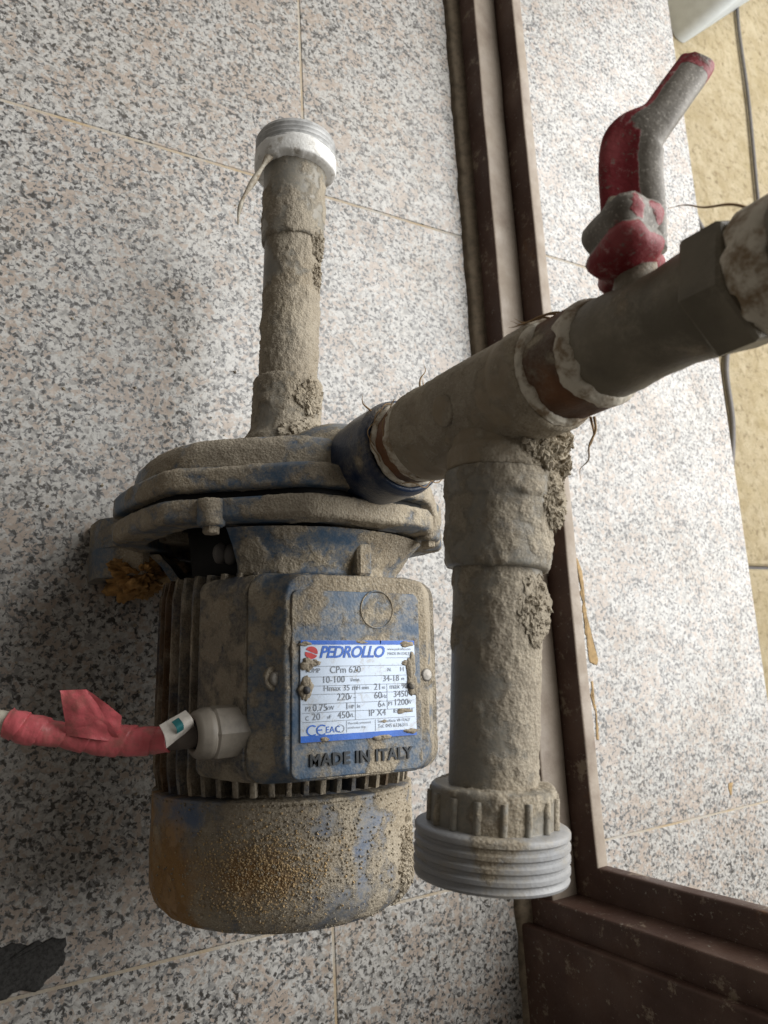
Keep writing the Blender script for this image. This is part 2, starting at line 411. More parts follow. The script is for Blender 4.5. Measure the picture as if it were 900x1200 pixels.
# step down to the paving outside
mk('step_riser', box(.60, .842, -.9, 1.7, -.165, -.031), SAND, smooth=False, kind='structure')
pav = mk('paving', box(.60, 2.6, -1.0, 2.6, -.20, -.172), GREYC, smooth=False, kind='structure')
sx = [.62, 1.60, 2.10, 2.6]; sy = [-1.0, -.44, .110, 1.40, 2.6]
for xa, xb in zip(sx, sx[1:]):
    for ya, yb in zip(sy, sy[1:]):
        mk('paving_slab', box(xa + .003, xb - .003, ya + .003, yb - .003, -.19, -.16 - random.random() * .002, .003), SAND, pav, Vector((0, 0, 0)), smooth=False)
# worn mortar patch and smears left on the granite
def patch(name, pts, z, mat, parent, th=.0012):
    c = Vector((sum(p[0] for p in pts) / len(pts), sum(p[1] for p in pts) / len(pts), 0)); P = []
    for (a, b) in zip(pts, pts[1:] + pts[:1]):
        n = max(2, int(math.dist(a, b) / .002))
        for j in range(n):
            p = Vector((a[0] + (b[0] - a[0]) * j / n, a[1] + (b[1] - a[1]) * j / n, 0)); d = fbm(p + Vector((0, 0, z * 50)), 90, 4) * .0035
            P.append(p + Vector((d, fbm(p, 120, 3) * .0035, 0)))
    rings = [[(p.x, p.y, z) for p in P]]
    for s, zz in ((.97, th * .7), (.6, th), (.2, th)): rings.append([(c.x + (p.x - c.x) * s, c.y + (p.y - c.y) * s, z + zz * (1 + .6 * fbm(p * s, 200, 3))) for p in P])
    return mk(name, loft(rings), mat, parent, Vector((0, 0, 0)))
patch('mortar_patch', [(.0, -.187), (.0574, -.186), (.0831, -.184), (.0925, -.174), (.0925, -.160), (.0800, -.158), (.0563, -.1560), (.02, -.150), (.0, -.16)], .0002, MORTAR, floor)
patch('mortar_smear', [(.5470, .137), (.5500, .137), (.5562, .1185), (.5540, .117)], .0002, SMEAR, landing, .0003)
patch('mortar_smear', [(.5660, .092), (.5690, .089), (.5725, .076), (.5712, .060), (.5750, .035), (.5735, .014), (.5810, -.012), (.5800, -.0175), (.5700, -.014), (.5690, .010), (.5700, .036), (.5675, .060), (.5685, .075)], .0002, SMEAR, landing, .0003)
patch('mortar_smear', [(.5692, -.032), (.5712, -.032), (.5738, -.089), (.5716, -.089)], .0002, SMEAR, landing, .0003)
patch('mortar_smear', [(.7605, -.150), (.7660, -.150), (.7640, -.1615), (.7585, -.1625)], .0002, SMEAR, landing, .0003)

# ------------------------------------------------------------------ steel door frame
frame_root = empty('door_frame', (.49, .3, 0), 'brown painted steel door frame with stepped sill on the granite floor', 'door frame')
FO = Vector((.49, .3, 0))
def prism(prof, path_fn, ts):
    return loft([[path_fn(p, t) for p in prof] for t in ts])
def round_poly(P, r=.0022):
    out = []
    for i, p in enumerate(P):
        a, b, c = Vector(P[i - 1]), Vector(p), Vector(P[(i + 1) % len(P)])
        d0 = (a - b); d1 = (c - b); q = min(r, d0.length / 3, d1.length / 3)
        s, e = b + d0.normalized() * q, b + d1.normalized() * q
        for j in range(4):
            t = j / 3; out.append(((1 - t) ** 2 * s + 2 * t * (1 - t) * b + t * t * e)[:])
    return out
YJ0, YJ1 = -.2045, -.1795       # jamb: inner member, outer member
Z1, Z2 = .030, .055
ys = [YJ0 - .02 + i * .012 for i in range(110)]
inner = round_poly([(.4685, -.002), (.498, -.002), (.498, Z1), (.4685, Z1)])
outer = round_poly([(.4983, -.002), (.5115, -.002), (.5115, Z2), (.4983, Z2)])
mk('sill_inner_bar', prism(inner, lambda p, t: (p[0] + .0006 * fbm(Vector((p[0], t, p[1])), 14, 2), t, p[1] + .0006 * fbm(Vector((t, p[0], 3)), 14, 2)), ys), BROWN, frame_root, FO, auto=50)
mk('sill_outer_bar', prism(outer, lambda p, t: (p[0] + .0006 * fbm(Vector((p[0], t, p[1])), 14, 2), t, p[1] + .0006 * fbm(Vector((t, p[0], 9)), 14, 2)), ys), BROWN, frame_root, FO, auto=50)
sk = mk('sill_mortar_fillet', prism([(.452, 0.0), (.4688, 0.0), (.4688, .007), (.463, .0035)], lambda p, t: (p[0] + (.002 * fbm(Vector((p[0] * .1, t, 0)), 40, 4) if p[0] < .466 else 0), t, p[1]), [YJ0 - .12 + i * .004 for i in range(360)]), flat('fillet_dirt', (0.30, 0.24, 0.17), .9, 120, .4, .5), frame_root, FO)
zs = [i * .02 for i in range(106)]
jin = round_poly([(.4665, -.34), (.498, -.34), (.498, YJ0), (.4665, YJ0)])
jou = round_poly([(.4983, -.34), (.5115, -.34), (.5115, YJ1), (.4983, YJ1)])
mk('jamb_inner_bar', prism(jin, lambda p, t: (p[0], p[1] + .0005 * fbm(Vector((p[1], t, 4)), 12, 2), t), zs), BROWN, frame_root, FO, auto=50)
mk('jamb_outer_bar', prism(jou, lambda p, t: (p[0], p[1] + .0005 * fbm(Vector((p[1], t, 8)), 12, 2), t), zs), BROWN, frame_root, FO, auto=50)
# inner cover strip standing a little proud of the jamb
mk('jamb_cover_strip', prism(round_poly([(.4575, -.34), (.4663, -.34), (.4663, YJ0 - .022), (.4575, YJ0 - .022)]), lambda p, t: (p[0], p[1], t), zs), BROWN, frame_root, FO, auto=50)
mk('wall', box(.46, .56, -1.2, -.3402, 0, 2.1), PLASTER, smooth=False, kind='structure')

# ------------------------------------------------------------------ the pump
pump = empty('water_pump', PR, 'dusty blue electric water pump with grey pipe fittings and red-handled valve, on granite tiles', 'water pump')
AZ = .110
def sup(a):      # rounded octagon
    q = (a + PI / 8 + .10) % (PI / 4) - PI / 8
    e = (q / (PI / 8)); o = math.cos(PI / 8) / math.cos(q) * (1 - .018 * e ** 6)
    return 1.075 * o * (1 + .018 * math.cos(4 * (a - .78)) * -1)
# fan cover
cov = [(.0715, -.068), (.0752, -.0685)] + [(.0752, -.068 - i * .0015) for i in range(1, 31)]
cov += [(.0752 - .020 * (1 - math.cos(q * PI / 20)), -.1135 - .020 * math.sin(q * PI / 20)) for q in range(1, 11)] + [(.03, -.1345), (.0, -.135)]
def cover_rust(p):
    a = math.degrees(math.atan2(p.z - AZ, p.x - .195))
    a = a if a > 0 else a + 360
    v = math.exp(-((a - 166) / 17) ** 2) * (.55 + .45 * sstep(-.07, -.11, p.y)) + .55 * math.exp(-((a - 188) / 8) ** 2)
    v += .80 * math.exp(-((a - 126) / 20) ** 2 - ((p.y + .100) / .017) ** 2)
    return v * .98
fan = mk('fan_cover', ylathe(cov[::-1], .2, AZ, 400, .0013), COVER, pump, yaw=True, crust=(.24, .0006, 1.0), rust=cover_rust)
mk('cover_lip', ylathe([(.0715, -.0682), (.0640, -.0700), (.0600, -.085)], .2, AZ, 120, None), DARK, fan, yaw=True)
# motor core and fins
mk('motor_body', ylathe([(.0, -.078), (.058, -.078), (.063, -.072), (.063, .046), (.0, .046)], .2, AZ, 160, .004), FINM, pump, yaw=True, crust=(-.1, .0005, 2.0), rust=lambda p: .2)
for i in range(50):
    a = math.radians(i * 7.2 + 4); c, s = math.cos(a), math.sin(a); r0, r1 = .0615, .0752
    y0, y1 = -.0665, .0475
    if 60 < (i * 7.2 + 4) % 360 < 120: r1 = .0725
    G = []
    for (r, hw) in ((r0, .0017), (r1 - .001, .0013), (r1, .0007)):
        G.append((r, hw))
    ring = [(r, h) for r, h in G] + [(r, -h) for r, h in G[::-1]]
    rings = []
    for j in range(26):
        y = y0 + (y1 - y0) * j / 25
        e = .0022 * sstep(.012, 0, min(y - y0, y1 - y))
        rings.append([(.2 + (min(r, r1 - e * (r > .07))) * c - h * s, y, AZ + min(r, r1 - e * (r > .07)) * s + h * c) for r, h in ring])
    rv = random.random() * .55 + (.35 if 150 < i * 7.2 + 4 < 215 else 0)
    mk('cooling_fin', loft(rings), FINM, pump, yaw=True, crust=(-.02, .0005, i * 1.3), rust=lambda p, rv=rv: rv, auto=50)
# bracket between motor and pump end, open at both sides
br_prof = [(.068, .0455), (.0705, .047), (.071, .052), (.078, .062), (.086, .070)]
for (a0, a1) in ((math.radians(40), math.radians(135)), (math.radians(212), math.radians(328))):
    ob = ylathe(br_prof, .2, AZ, 150, .0013, None, a0, a1)
    ib = ylathe([(r - .006, t) for r, t in br_prof], .2, AZ, 150, .0013, None, a0, a1)
    ib = (ib[0], [f[::-1] for f in ib[1]])
    g = join(ob, ib); n = 151; m = len(refine(br_prof, .0013)); off = n * m
    for i in range(m - 1):
        g[1].append((i * n, i * n + off, (i + 1) * n + off, (i + 1) * n)); q = n - 1
        g[1].append((i * n + q, (i + 1) * n + q, (i + 1) * n + q + off, i * n + q + off))
    mk('bracket', g, BLUE, pump, yaw=True, crust=(.10, .0009, 4.0), auto=60)
mk('bracket_ring', ylathe([(.055, .0440), (.0660, .0440), (.0664, .0455), (.0640, .0470), (.052, .0475), (.0, .0475)], .2, AZ, 140, .002), BLUE, pump, yaw=True, crust=(.05, .0005, 5.0))
mk('window_shade_core', ylathe([(.0, .0478), (.054, .0478), (.056, .052), (.060, .0835), (.0, .0838)], .2, AZ, 80, None), DARK, pump, yaw=True)  # added black core: its colour stands in for the shade inside the window
# mechanical seal / shaft visible in the window
mk('shaft', ylathe([(.010, .050), (.010, .070)], .2, AZ, 24, None), STEEL, pump, yaw=True)
mk('seal_housing', ylathe([(.0, .0480), (.036, .0480), (.036, .0510), (.028, .0600), (.020, .066), (.0, .066)], .2, AZ, 64, .004), FINM, pump, yaw=True, crust=(.05, .0005, 5.5), rust=lambda p: .1)
for q, (aa, rr) in enumerate(((144, .0600), (149, .0625))):
    a = math.radians(aa); mk('seal_nut', blob((.2 + rr * math.cos(a), .060 + q * .001, AZ + rr * math.sin(a)), .0042, .006, .0042, q + 3, .15, 10), SEAL, pump, yaw=True)
# flanges (rounded square) with a dark gap between them
fl = [(.079, .0842), (.079, .0722), (.085, .072), (.0955, .0722), (.0975, .0738), (.0978, .0822), (.0968, .0838), (.085, .0842), (.079, .0842)]
mk('bracket_flange', ylathe(fl, .2, AZ, 420, .0014, sup, cap=False), BLUE, pump, yaw=True, crust=(.08, .0007, 6.0))
mk('gasket', ylathe([(.0, .0840), (.0915, .0840), (.0915, .0885), (.0, .0885)], .2, AZ, 120, None, sup), DARK, pump, yaw=True)  # gasket as a full disc, its black also painting the shaded depth behind the flange
fl2 = [(.0, .0882), (.090, .0882), (.0968, .0885), (.0978, .0900), (.0976, .0985), (.0962, .1003), (.0905, .1025), (.0, .1025)]
mk('casing_flange', ylathe(fl2, .2, AZ, 420, .0014, sup), BLUE, pump, yaw=True, crust=(.14, .0007, 7.0))
vol = [(.0905, .1015), (.0898, .1085)] + [(.0778 + .012 * math.cos(q * PI / 16), .1085 + .012 * math.sin(q * PI / 16)) for q in range(1, 9)] + [(.045, .1225), (.034, .1245), (.030, .1300), (.0, .1300)]
mk('pump_casing', ylathe(vol, .2, AZ, 420, .0014, lambda a: 1 + .45 * (sup(a) - 1)), BLUE, pump, yaw=True, crust=(.20, .0008, 8.0))
for aa in (50, 138, 228, 318):
    a = math.radians(aa); rr = .0935; bx_, bz_ = .2 + rr * math.cos(a), AZ + rr * math.sin(a)
    lug = mk('bolt_lug', ylathe([(.0, .0690), (.0058, .0692), (.0072, .0705), (.0075, .0830), (.0, .0830)], bx_, bz_, 40, .0014), BLUE, pump, yaw=True, crust=(.15, .0008, aa))
    mk('bolt_head', ylathe([(.0, .0655), (.0040, .0655), (.0045, .0660), (.0045, .0692), (.0, .0692)], bx_, bz_, 6, None), FINM, lug, smooth=False, yaw=True, crust=(.0, 0, 3.0), rust=lambda p: .3)
# stiffening rib on the bracket
mk('bracket_rib', box(.2085, .2175, .046, .0712, .176, .1885, .0015), BLUE, pump, yaw=True, smooth=False, crust=(-.15, 0, 2.2))
# foot: two splayed webs with pads, hollow with rusty soil
fo = [(.103, 0), (.1015, .006), (.1025, .031), (.122, .062), (.135, .075), (.265, .075), (.278, .062), (.2975, .031), (.2985, .006), (.297, 0), (.262, 0), (.250, .028), (.150, .028), (.138, 0)]
fo = round_poly(fo, .004)
mk('foot', loft([[(x + .0 * y, y, z) for x, z in fo] for y in (.0775, .078, .085, .092, .0965, .097)]), BLUE, pump, yaw=True, crust=(.16, 0, 9.0), auto=40)
for sx_ in (-1, 1):
    web = [(.0, 0), (-.0045, .003), (-.0045, .030), (.018, .060), (.022, .060), (.006, .026), (.006, 0)]
    xo = .2 + sx_ * .0935
    mk('foot_web', loft([[(xo - sx_ * wx * -1 if sx_ > 0 else xo + wx, y, z) for wx, z in (web if sx_ < 0 else [(-q, z) for q, z in web])] for y in (.058, .0585, .068, .0775)]), BLUE, pump, yaw=True, crust=(.0, 0, 9.5), auto=40)
mk('foot_soil', blob((.1265, .0585, .030), .0185, .0125, .032, 2.0, .7, 40), flat('rusty_soil', (0.42, 0.23, 0.075), .95, 110, .5, .8), pump, yaw=True, kind='stuff')
mk('foot_soil', blob((.146, .061, .042), .013, .010, .016, 5.0, .5, 22), SOIL, pump, yaw=True, kind='stuff')
# discharge port rising out of the casing
DX, DY = .2105, .1060
mk('discharge_neck', lathe([(.036, .150), (.033, .176), (.0270, .188), (.0225, .196), (.0195, .202)], (DX, DY, 0), (0, 0, 1), 120, .0015, lambda a: 1 + .10 * math.cos(2 * a)), BLUE, pump, crust=(.15, .0009, 10.0))
port = mk('discharge_port', lathe([(.0200, .178), (.0222, .188), (.0240, .199), (.0250, .212), (.0252, .232), (.0238, .2372), (.0216, .2378), (.0205, .233), (.0200, .228)], (DX, DY, 0), (0, 0, 1), 120, .0013), NAVY, pump, crust=(-.62, .0005, 11.0))

# terminal box
LZ = .2105                        # top of the lid
bx0 = rrect(.118, .101, .010); bx1 = rrect(.102, .100, .012)
def ringz(P, cx, cy, z): return [(cx + x, cy + y, z) for x, y in P]
b0, b1, b2 = [resample(rrect(w_, h_, r_), .0022) for w_, h_, r_ in ((.130, .100, .006), (.122, .100, .008), (.112, .0995, .010))]
m_ = min(len(b0), len(b1), len(b2))
def pick(P): return [P[int(i * len(P) / m_)] for i in range(m_)]
def lerp_ring(A, B, t): return [(a[0] + (b[0] - a[0]) * t, a[1] + (b[1] - a[1]) * t) for a, b in zip(A, B)]
b0, b1, b2 = pick(b0), pick(b1), pick(b2)
CX, CY = .1975, -.0065
rings = [ringz(lerp_ring(b0, b1, i / 12), CX, CY, .152 + .025 * i / 12) for i in range(13)] + [ringz(lerp_ring(b1, b2, i / 8), CX, CY, .177 + .0165 * i / 8) for i in range(1, 9)]
tbox = mk('terminal_box', loft(rings), FINM, pump, yaw=True, crust=(.02, .0006, 12.0), rust=lambda p: .12, auto=55)
# lid: skirt sloping in to a flat top
lid_o = [resample(rrect(w_, h_, r_, 10), .0012) for w_, h_, r_ in ((.107, .1005, .010), (.088, .099, .011), (.080, .0965, .011))]
m_ = min(len(q) for q in lid_o); lid_o = [[P[int(i * len(P) / m_)] for i in range(m_)] for P in lid_o]
LCX = .1965
rings = [ringz(lid_o[0], LCX + .0005, CY, .1930)]
rings += [ringz(lerp_ring(lid_o[0], lid_o[1], i / 8), LCX, CY, .1950 + .0095 * i / 8) for i in range(9)]
rings += [ringz(lerp_ring(lid_o[1], lid_o[2], i / 5), LCX, CY, .2045 + (LZ - .0008 - .2045) * math.sin(i / 5 * PI / 2)) for i in range(1, 6)]
rings += [[(LCX + x * s, CY + y * s, LZ - .0008) for x, y in lid_o[2]] for s in [1 - j / 45 for j in range(1, 44)]]
lid = mk('terminal_box_lid', loft(rings), BLUE, pump, yaw=True, crust=(.10, .0008, 13.0), auto=60)
# raised panel on the lid carrying the plate
PCX, PCY, PW, PH = .1955, -.0100, .0735, .0885
pan = slab(resample(rrect(PW, PH, .004), .0009), PCX, PCY, LZ - .002, LZ, .0006, True)
def panmud(p):
    u, v = p.x - PCX, p.y - PCY
    t = .42 * math.exp(-((u - .008) / .030) ** 2 - ((v - .037) / .010) ** 2) - .50 * math.exp(-((v - .0245) / .004) ** 2)
    t += .30 * math.exp(-((u - .020) / .016) ** 2 - ((v + .036) / .007) ** 2) - .30 * math.exp(-((u + .036) / .003) ** 2) - .25 * sstep(.0, .01, v) * 0
    return t
mk('lid_panel', pan, BLUE, lid, yaw=True, crust=(-.22, .0007, 14.2, panmud))
ring_e = [(LCX + .010 + .0095 * math.cos(a * PI / 24), .0255 + .0095 * math.sin(a * PI / 24), LZ + .0001) for a in range(49)]
mk('raised_ring', tube(ring_e, .00045, 6, False), BLUE, lid, yaw=True, crust=(.3, 0, 2.0))
for (sx2, sy2) in ((LCX - .0432, -.0080), (LCX + .0400, -.0080)):
    z_ = .2040 if sx2 < LCX else .2082
    mk('lid_boss', lathe([(.0062, -.006), (.0060, .0), (.0052, .0008), (.0, .0008)], (sx2, sy2, z_), (0, 0, 1), 40, .001), BLUE, lid, yaw=True, crust=(.15, .0006, sx2 * 99))
    mk('lid_screw', lathe([(.0036, .0), (.0036, .0016), (.0028, .0024), (.0, .0027)], (sx2, sy2, z_), (0, 0, 1), 24, .0006), STEEL, lid, yaw=True)
g = text_geo('MADE IN ITALY', .0078, .00022, 0, 1.08, 'CENTER', .0006)
mk('lettering', ([(PCX + .001 + v.x, -.0487 + v.y, LZ + .0002 + v.z) for v in g[0]], g[1]), EMB, lid, yaw=True, smooth=False)
# name plate
NX0, NY1, NW, NH = .1630, .0098, .0655, .0475
np_ = slab(rrect(NW, NH, .0008, 3), NX0 + NW / 2, NY1 - NH / 2, LZ - .0002, LZ + .0007, .0002)
plate = mk('name_plate', np_, LABELW, pump, yaw=True, smooth=False)
TZ = LZ + .0009; U = NW / 640.0
def lp(x, y): return NX0 + (x - 125) * U, NY1 - (y - 130) * (NH / 560.0)
def rect(x0, y0, x1, y1, z=TZ):
    a, b = lp(x0, y0), lp(x1, y1); return [(a[0], b[1], z), (b[0], b[1], z), (b[0], a[1], z), (a[0], a[1], z)], [(0, 1, 2, 3)]
def txt(s, x, y, h, bold=0.0, **kw):
    g = text_geo(s, h * 1.38 * U, bold, **kw); a = lp(x, y)
    return [(a[0] + v.x, a[1] + v.y, TZ) for v in g[0]], g[1]
blue_parts = []
for g_ in (rect(127, 131, 763, 155), rect(127, 655, 763, 690, TZ - .0001)): mk('printed_band', g_, INKB, plate, yaw=True, smooth=False)
def disc(cx, cy, r, n=28, r0=0.0, a0=0, a1=360):
    V, F = [], []
    for j in range(n + 1):
        a = math.radians(a0 + (a1 - a0) * j / n)
        for q in (r0, r): x, y = lp(cx + q * math.cos(a), cy - q * math.sin(a)); V.append((x, y, TZ))
    for j in range(n): F.append((2 * j, 2 * j + 1, 2 * j + 3, 2 * j + 2))
    return V, F
blue_parts += [txt('PEDROLLO', 222, 228, 56, .00021, shear=.28, spacing=.90)]
mk('lettering', blue_parts[0], INKB, plate, yaw=True, smooth=False)
blue_parts = [disc(186, 628, 30, 20, 23, 50, 310), disc(236, 628, 30, 20, 23, 50, 310), rect(216, 624, 236, 631), txt('EAC', 254, 645, 30)]
mk('approval_mark', join(*blue_parts), INKB, plate, yaw=True, smooth=False)
red_parts = [disc(182, 198, 33, 24, 0, -20, 150), disc(182, 203, 33, 24, 0, 165, 335), txt("'", 556, 190, 50)]
for g_ in red_parts: mk('emblem_mark', g_, INKR, plate, yaw=True, smooth=False)
ink = [rect(135, y, 755, y + 2.2) for y in (276, 335, 385, 432, 484, 531, 581)]
ink += [rect(414, 386, 416, 581), rect(594, 386, 596, 531), rect(365, 586, 367, 650), rect(524, 586, 526, 650), rect(594, 232, 756, 234), ]
for s, x, y, h in (('PUMP', 152, 312, 22), ('CPm 620', 278, 316, 33), ('N.', 600, 312, 18), ('H', 674, 314, 24), ('10-100', 236, 370, 32), ('l/min', 390, 366, 18), ('34-18', 572, 370, 30), ('m', 680, 366, 18),
                   ('Hmax 35 m', 244, 416, 28), ('H min', 424, 413, 20), ('21', 520, 418, 32), ('m', 566, 414, 18), ('max 90', 610, 415, 26), ('220', 315, 470, 34), ('V ~', 380, 467, 20), ('60', 520, 468, 34), ('Hz', 564, 466, 18), ('3450', 632, 464, 32),
                   ('P2', 150, 522, 22), ('0.75', 188, 524, 33), ('kW', 258, 521, 20), ('1', 358, 522, 33), ('HP', 378, 518, 18), ('In', 424, 516, 18), ('6', 540, 518, 33), ('A', 566, 514, 18), ('P1', 600, 512, 20), ('1200', 632, 512, 32), ('W', 712, 508, 18),
                   ('C', 150, 572, 20), ('20', 184, 572, 32), ('uF', 262, 568, 18), ('450', 318, 570, 32), ('VL', 380, 566, 18), ('IP X4', 488, 566, 32), ('IEC 60034', 628, 555, 20),
                   ('www.pedrollo.com', 602, 188, 13), ('MADE IN ITALY', 602, 216, 14), ('San Bonifacio VR ITALY', 538, 606, 14), ('Tel. 045 6136311', 538, 636, 18), ('Thermally protected', 372, 606, 11), ('continuous duty', 372, 630, 11)):
    ink.append(txt(s, x, y, h))
ink.append(disc(332, 626, 22, 24, 19))
mk('lettering', join(*ink), INKK, plate, yaw=True, smooth=False)
# mud dabs stuck on the plate
def dab(x, y, rx, ry, sd, h=.0012):
    a = lp(x, y); P = []
    for j in range(60):
        t = 2 * PI * j / 60; q = Vector((math.cos(t), math.sin(t), sd)); kf = 1 + .45 * fbm(q, 1.1, 2) + .10 * fbm(q, 4, 2); P.append((rx * U * kf * math.cos(t), ry * U * kf * math.sin(t)))
    R = [[(a[0] + x_ * s, a[1] + y_ * s, LZ + .0006 + zz * (1 + .7 * fbm(Vector((x_ * s, y_ * s, sd)), 600, 3))) for x_, y_ in P] for s, zz in ((1, 0), (.92, h * .5), (.75, h * .8), (.55, h), (.35, h), (.15, h))]
    return loft(R)
dabs = [dab(160, 262, 34, 34, 1), dab(158, 400, 38, 52, 2), dab(205, 258, 26, 16, 8), dab(740, 290, 30, 75, 3), dab(742, 400, 32, 62, 4), dab(712, 265, 26, 12, 5, .0007), dab(715, 150, 50, 14, 6, .0008), dab(690, 545, 46, 15, 7, .0007), dab(250, 678, 24, 10, 9, .0008), dab(730, 665, 44, 13, 10), dab(560, 690, 60, 12, 12, .001), dab(575, 600, 16, 7, 13, .0005), dab(150, 150, 34, 12, 14, .0008), dab(450, 140, 40, 9, 15, .0006)]
mk('dried_mud', join(*dabs), MUD, plate, yaw=True, kind='stuff')
for x_, y_ in ((152, 408), (735, 400)):
    a = lp(x_, y_); mk('rivet', lathe([(.0020, 0), (.0018, .0012), (.0, .0016)], (a[0], a[1], LZ + .0012), (0, 0, 1), 16, None), FINM, plate, yaw=True, crust=(0, 0), rust=lambda p: .1)
# cable gland on the side of the box
GY, GZ = -.0300, .1835
gl = mk('cable_gland', lathe([(.0126, -.004), (.0128, .001), (.0128, .0145), (.0120, .0158)], (.1395, GY, GZ), (-1, 0, .05), 12, None, lambda a: 1 - .02 * math.cos(6 * a)), GLAND, pump, auto=25)
mk('gland_dome', lathe([(.0120, .0157), (.0122, .018), (.0117, .0200), (.0108, .0225), (.0094, .0238), (.0078, .0240), (.0070, .0230), (.0066, .018), (.0, .018)], (.1395, GY, GZ), (-1, 0, .05), 48, .001), GLAND, gl)
mk('gland_hole', lathe([(.0071, .0222), (.0, .0218)], (.1395, GY, GZ), (-1, 0, .05), 24, None), DARK, gl)
# soil lying on the fan cover
def on_cover(a_mu, a_sd, y_mu, y_sd):
    def f():
        a = math.radians(random.gauss(a_mu, a_sd)); y = max(-.130, min(-.07, random.gauss(y_mu, y_sd)))
        r = .0757 if y > -.1135 else .0557 + math.sqrt(max(0, .020 ** 2 - (y + .1135) ** 2)) + .0004
        return YAW @ Vector((.2 + r * math.cos(a), y, AZ + r * math.sin(a))), 1.0
    return f
mk('loose_soil', crumbs(3600, on_cover(122, 13, -.101, .011), .00042), SOIL, fan, kind='stuff', smooth=False)
mk('loose_soil', crumbs(2600, on_cover(108, 30, -.097, .018), .00045), MUD, fan, kind='stuff', smooth=False)
mk('mud_clump', crumbs(1200, on_cover(49, 4, -.110, .009), .0011), MUD, fan, kind='stuff', smooth=False)

# ------------------------------------------------------------------ suction pipe (screwed into the casing)
S0 = Vector((.2022, .140, .110)); SD = Vector((.0105, .215, .0085)).normalized()
sp = mk('suction_pipe', lathe([(.0189, .0), (.0189, .145)], S0, SD, 130, .0013), PVC, pump, crust=(.14, .0015, 20.0))
mk('suction_socket', lathe([(.0275, -.020), (.0268, -.004), (.0262, .001), (.0235, .005), (.0224, .010), (.0221, .040), (.0210, .0425), (.0190, .0428)], S0, SD, 130, .0013), PVC, sp, crust=(.26, .0018, 21.0))
mk('suction_sleeve', lathe([(.0190, .1402), (.0207, .1406), (.0212, .143), (.0212, .203)], S0, SD, 130, .0013), PVC, sp, crust=(.10, .0014, 22.0))
thr = [(.0212, .1960), (.0255, .1965), (.0265, .1975), (.0268, .2035)]
for i in range(4): thr += [(.0268, .2045 + i * .0032), (.0278, .2058 + i * .0032), (.0268, .2072 + i * .0032)]
thr += [(.0262, .2185), (.0225, .2188), (.0215, .205), (.0, .205)]
mk('threaded_end', lathe(thr, S0, SD, 96, None), flat('pale_thread_plastic', (0.50, 0.50, 0.49), .45, 160, .35), sp, auto=50)
def tapewob(a, r, t): return .0010 * math.sin(a * 2 + 1) + .0016 * fbm(Vector((math.cos(a), math.sin(a), t * 10)), 2.2, 3)
mk('thread_tape', lathe([(.0255, .1935), (.0278, .1945), (.0284, .198), (.0282, .2045), (.0272, .2066)], S0, SD, 120, .0012, lambda a: 1 + .010 * math.sin(5 * a), wob=tapewob), TAPEW, sp)
mk('mud_lump', join(clod(S0 + SD * .137 + Vector((.0095, 0, .0150)), .0065, .012, .0045, 3.3, 260, .0010), clod(S0 + SD * .114 + Vector((.0100, 0, .0145)), .005, .011, .0035, 6.1, 200, .0009), clod(S0 + SD * .026 + Vector((.004, 0, .0195)), .011, .015, .0050, 8.1, 420, .0011), clod(S0 + SD * .000 + Vector((.002, .0, .0225)), .015, .010, .0055, 9.7, 420, .0011)), MUD, sp, kind='stuff', smooth=False)
tp = spline([(.1905, .338, .128), (.1860, .330, .125), (.1800, .318, .120), (.1740, .306, .116), (.1722, .297, .112), (.1722, .289, .110)], 8)
mk('tape_tail', tube(tp, lambda t: .0024 * (1 - t) ** .6 * (.8 + .3 * math.sin(t * 19)) + .0004, 8), TAPE, sp)

# ------------------------------------------------------------------ fittings standing on the discharge port
def vl(prof, segs=110, step=.0013, **kw): return lathe(prof, (DX, DY, 0), (0, 0, 1), segs, step, **kw)
def ribw(a, r, t): return .0010 * math.sin(a + 1) + .0030 * fbm(Vector((math.cos(a), math.sin(a), t * 60)), 2.2, 4)
nip = mk('pipe_nipple', vl([(.0172, .225), (.0186, .2365), (.0200, .238), (.0204, .2395), (.0204, .2515), (.0190, .2535), (.0172, .256), (.0172, .27)], rf=lambda a: 1 + .02 * math.cos(6 * a)), RUSTED, pump, crust=(-.25, .0005, 30.0))
mk('thread_tape', vl([(.0190, .2375), (.0216, .2382), (.0219, .2405), (.0208, .2425)], wob=ribw), TAPE, nip)
mk('thread_tape', vl([(.0200, .2500), (.0216, .2508), (.0220, .2545), (.0206, .2580)], wob=ribw), TAPE, nip)
for sd, (z_, a_) in enumerate(((.2395, 2.0), (.2405, 2.4), (.251, 2.2), (.2425, 4.4), (.2505, 4.7), (.2405, 5.2))):
    pts = [(DX + (.0222 + .0012 * math.sin(j * 1.3 + sd)) * math.cos(a_ + j * .16), DY + (.0222 + .0012 * math.sin(j * 1.3 + sd)) * math.sin(a_ + j * .16), z_ + .0016 * math.sin(j * .9 + sd * 2)) for j in range(9)]
    mk('hemp_strand', tube(spline(pts, 3), .00028, 5), FIBRE, nip)
tee = mk('pipe_tee', vl([(.0180, .2555), (.0218, .2558), (.0226, .2572), (.0227, .2660), (.0221, .2690), (.0218, .2720), (.0222, .2745), (.0226, .300), (.0222, .326), (.0218, .3285), (.0222, .3305), (.0226, .333), (.0225, .3440), (.0217, .3455), (.0180, .3457)]), PVCT, pump, crust=(-.06, .0005, 31.0))
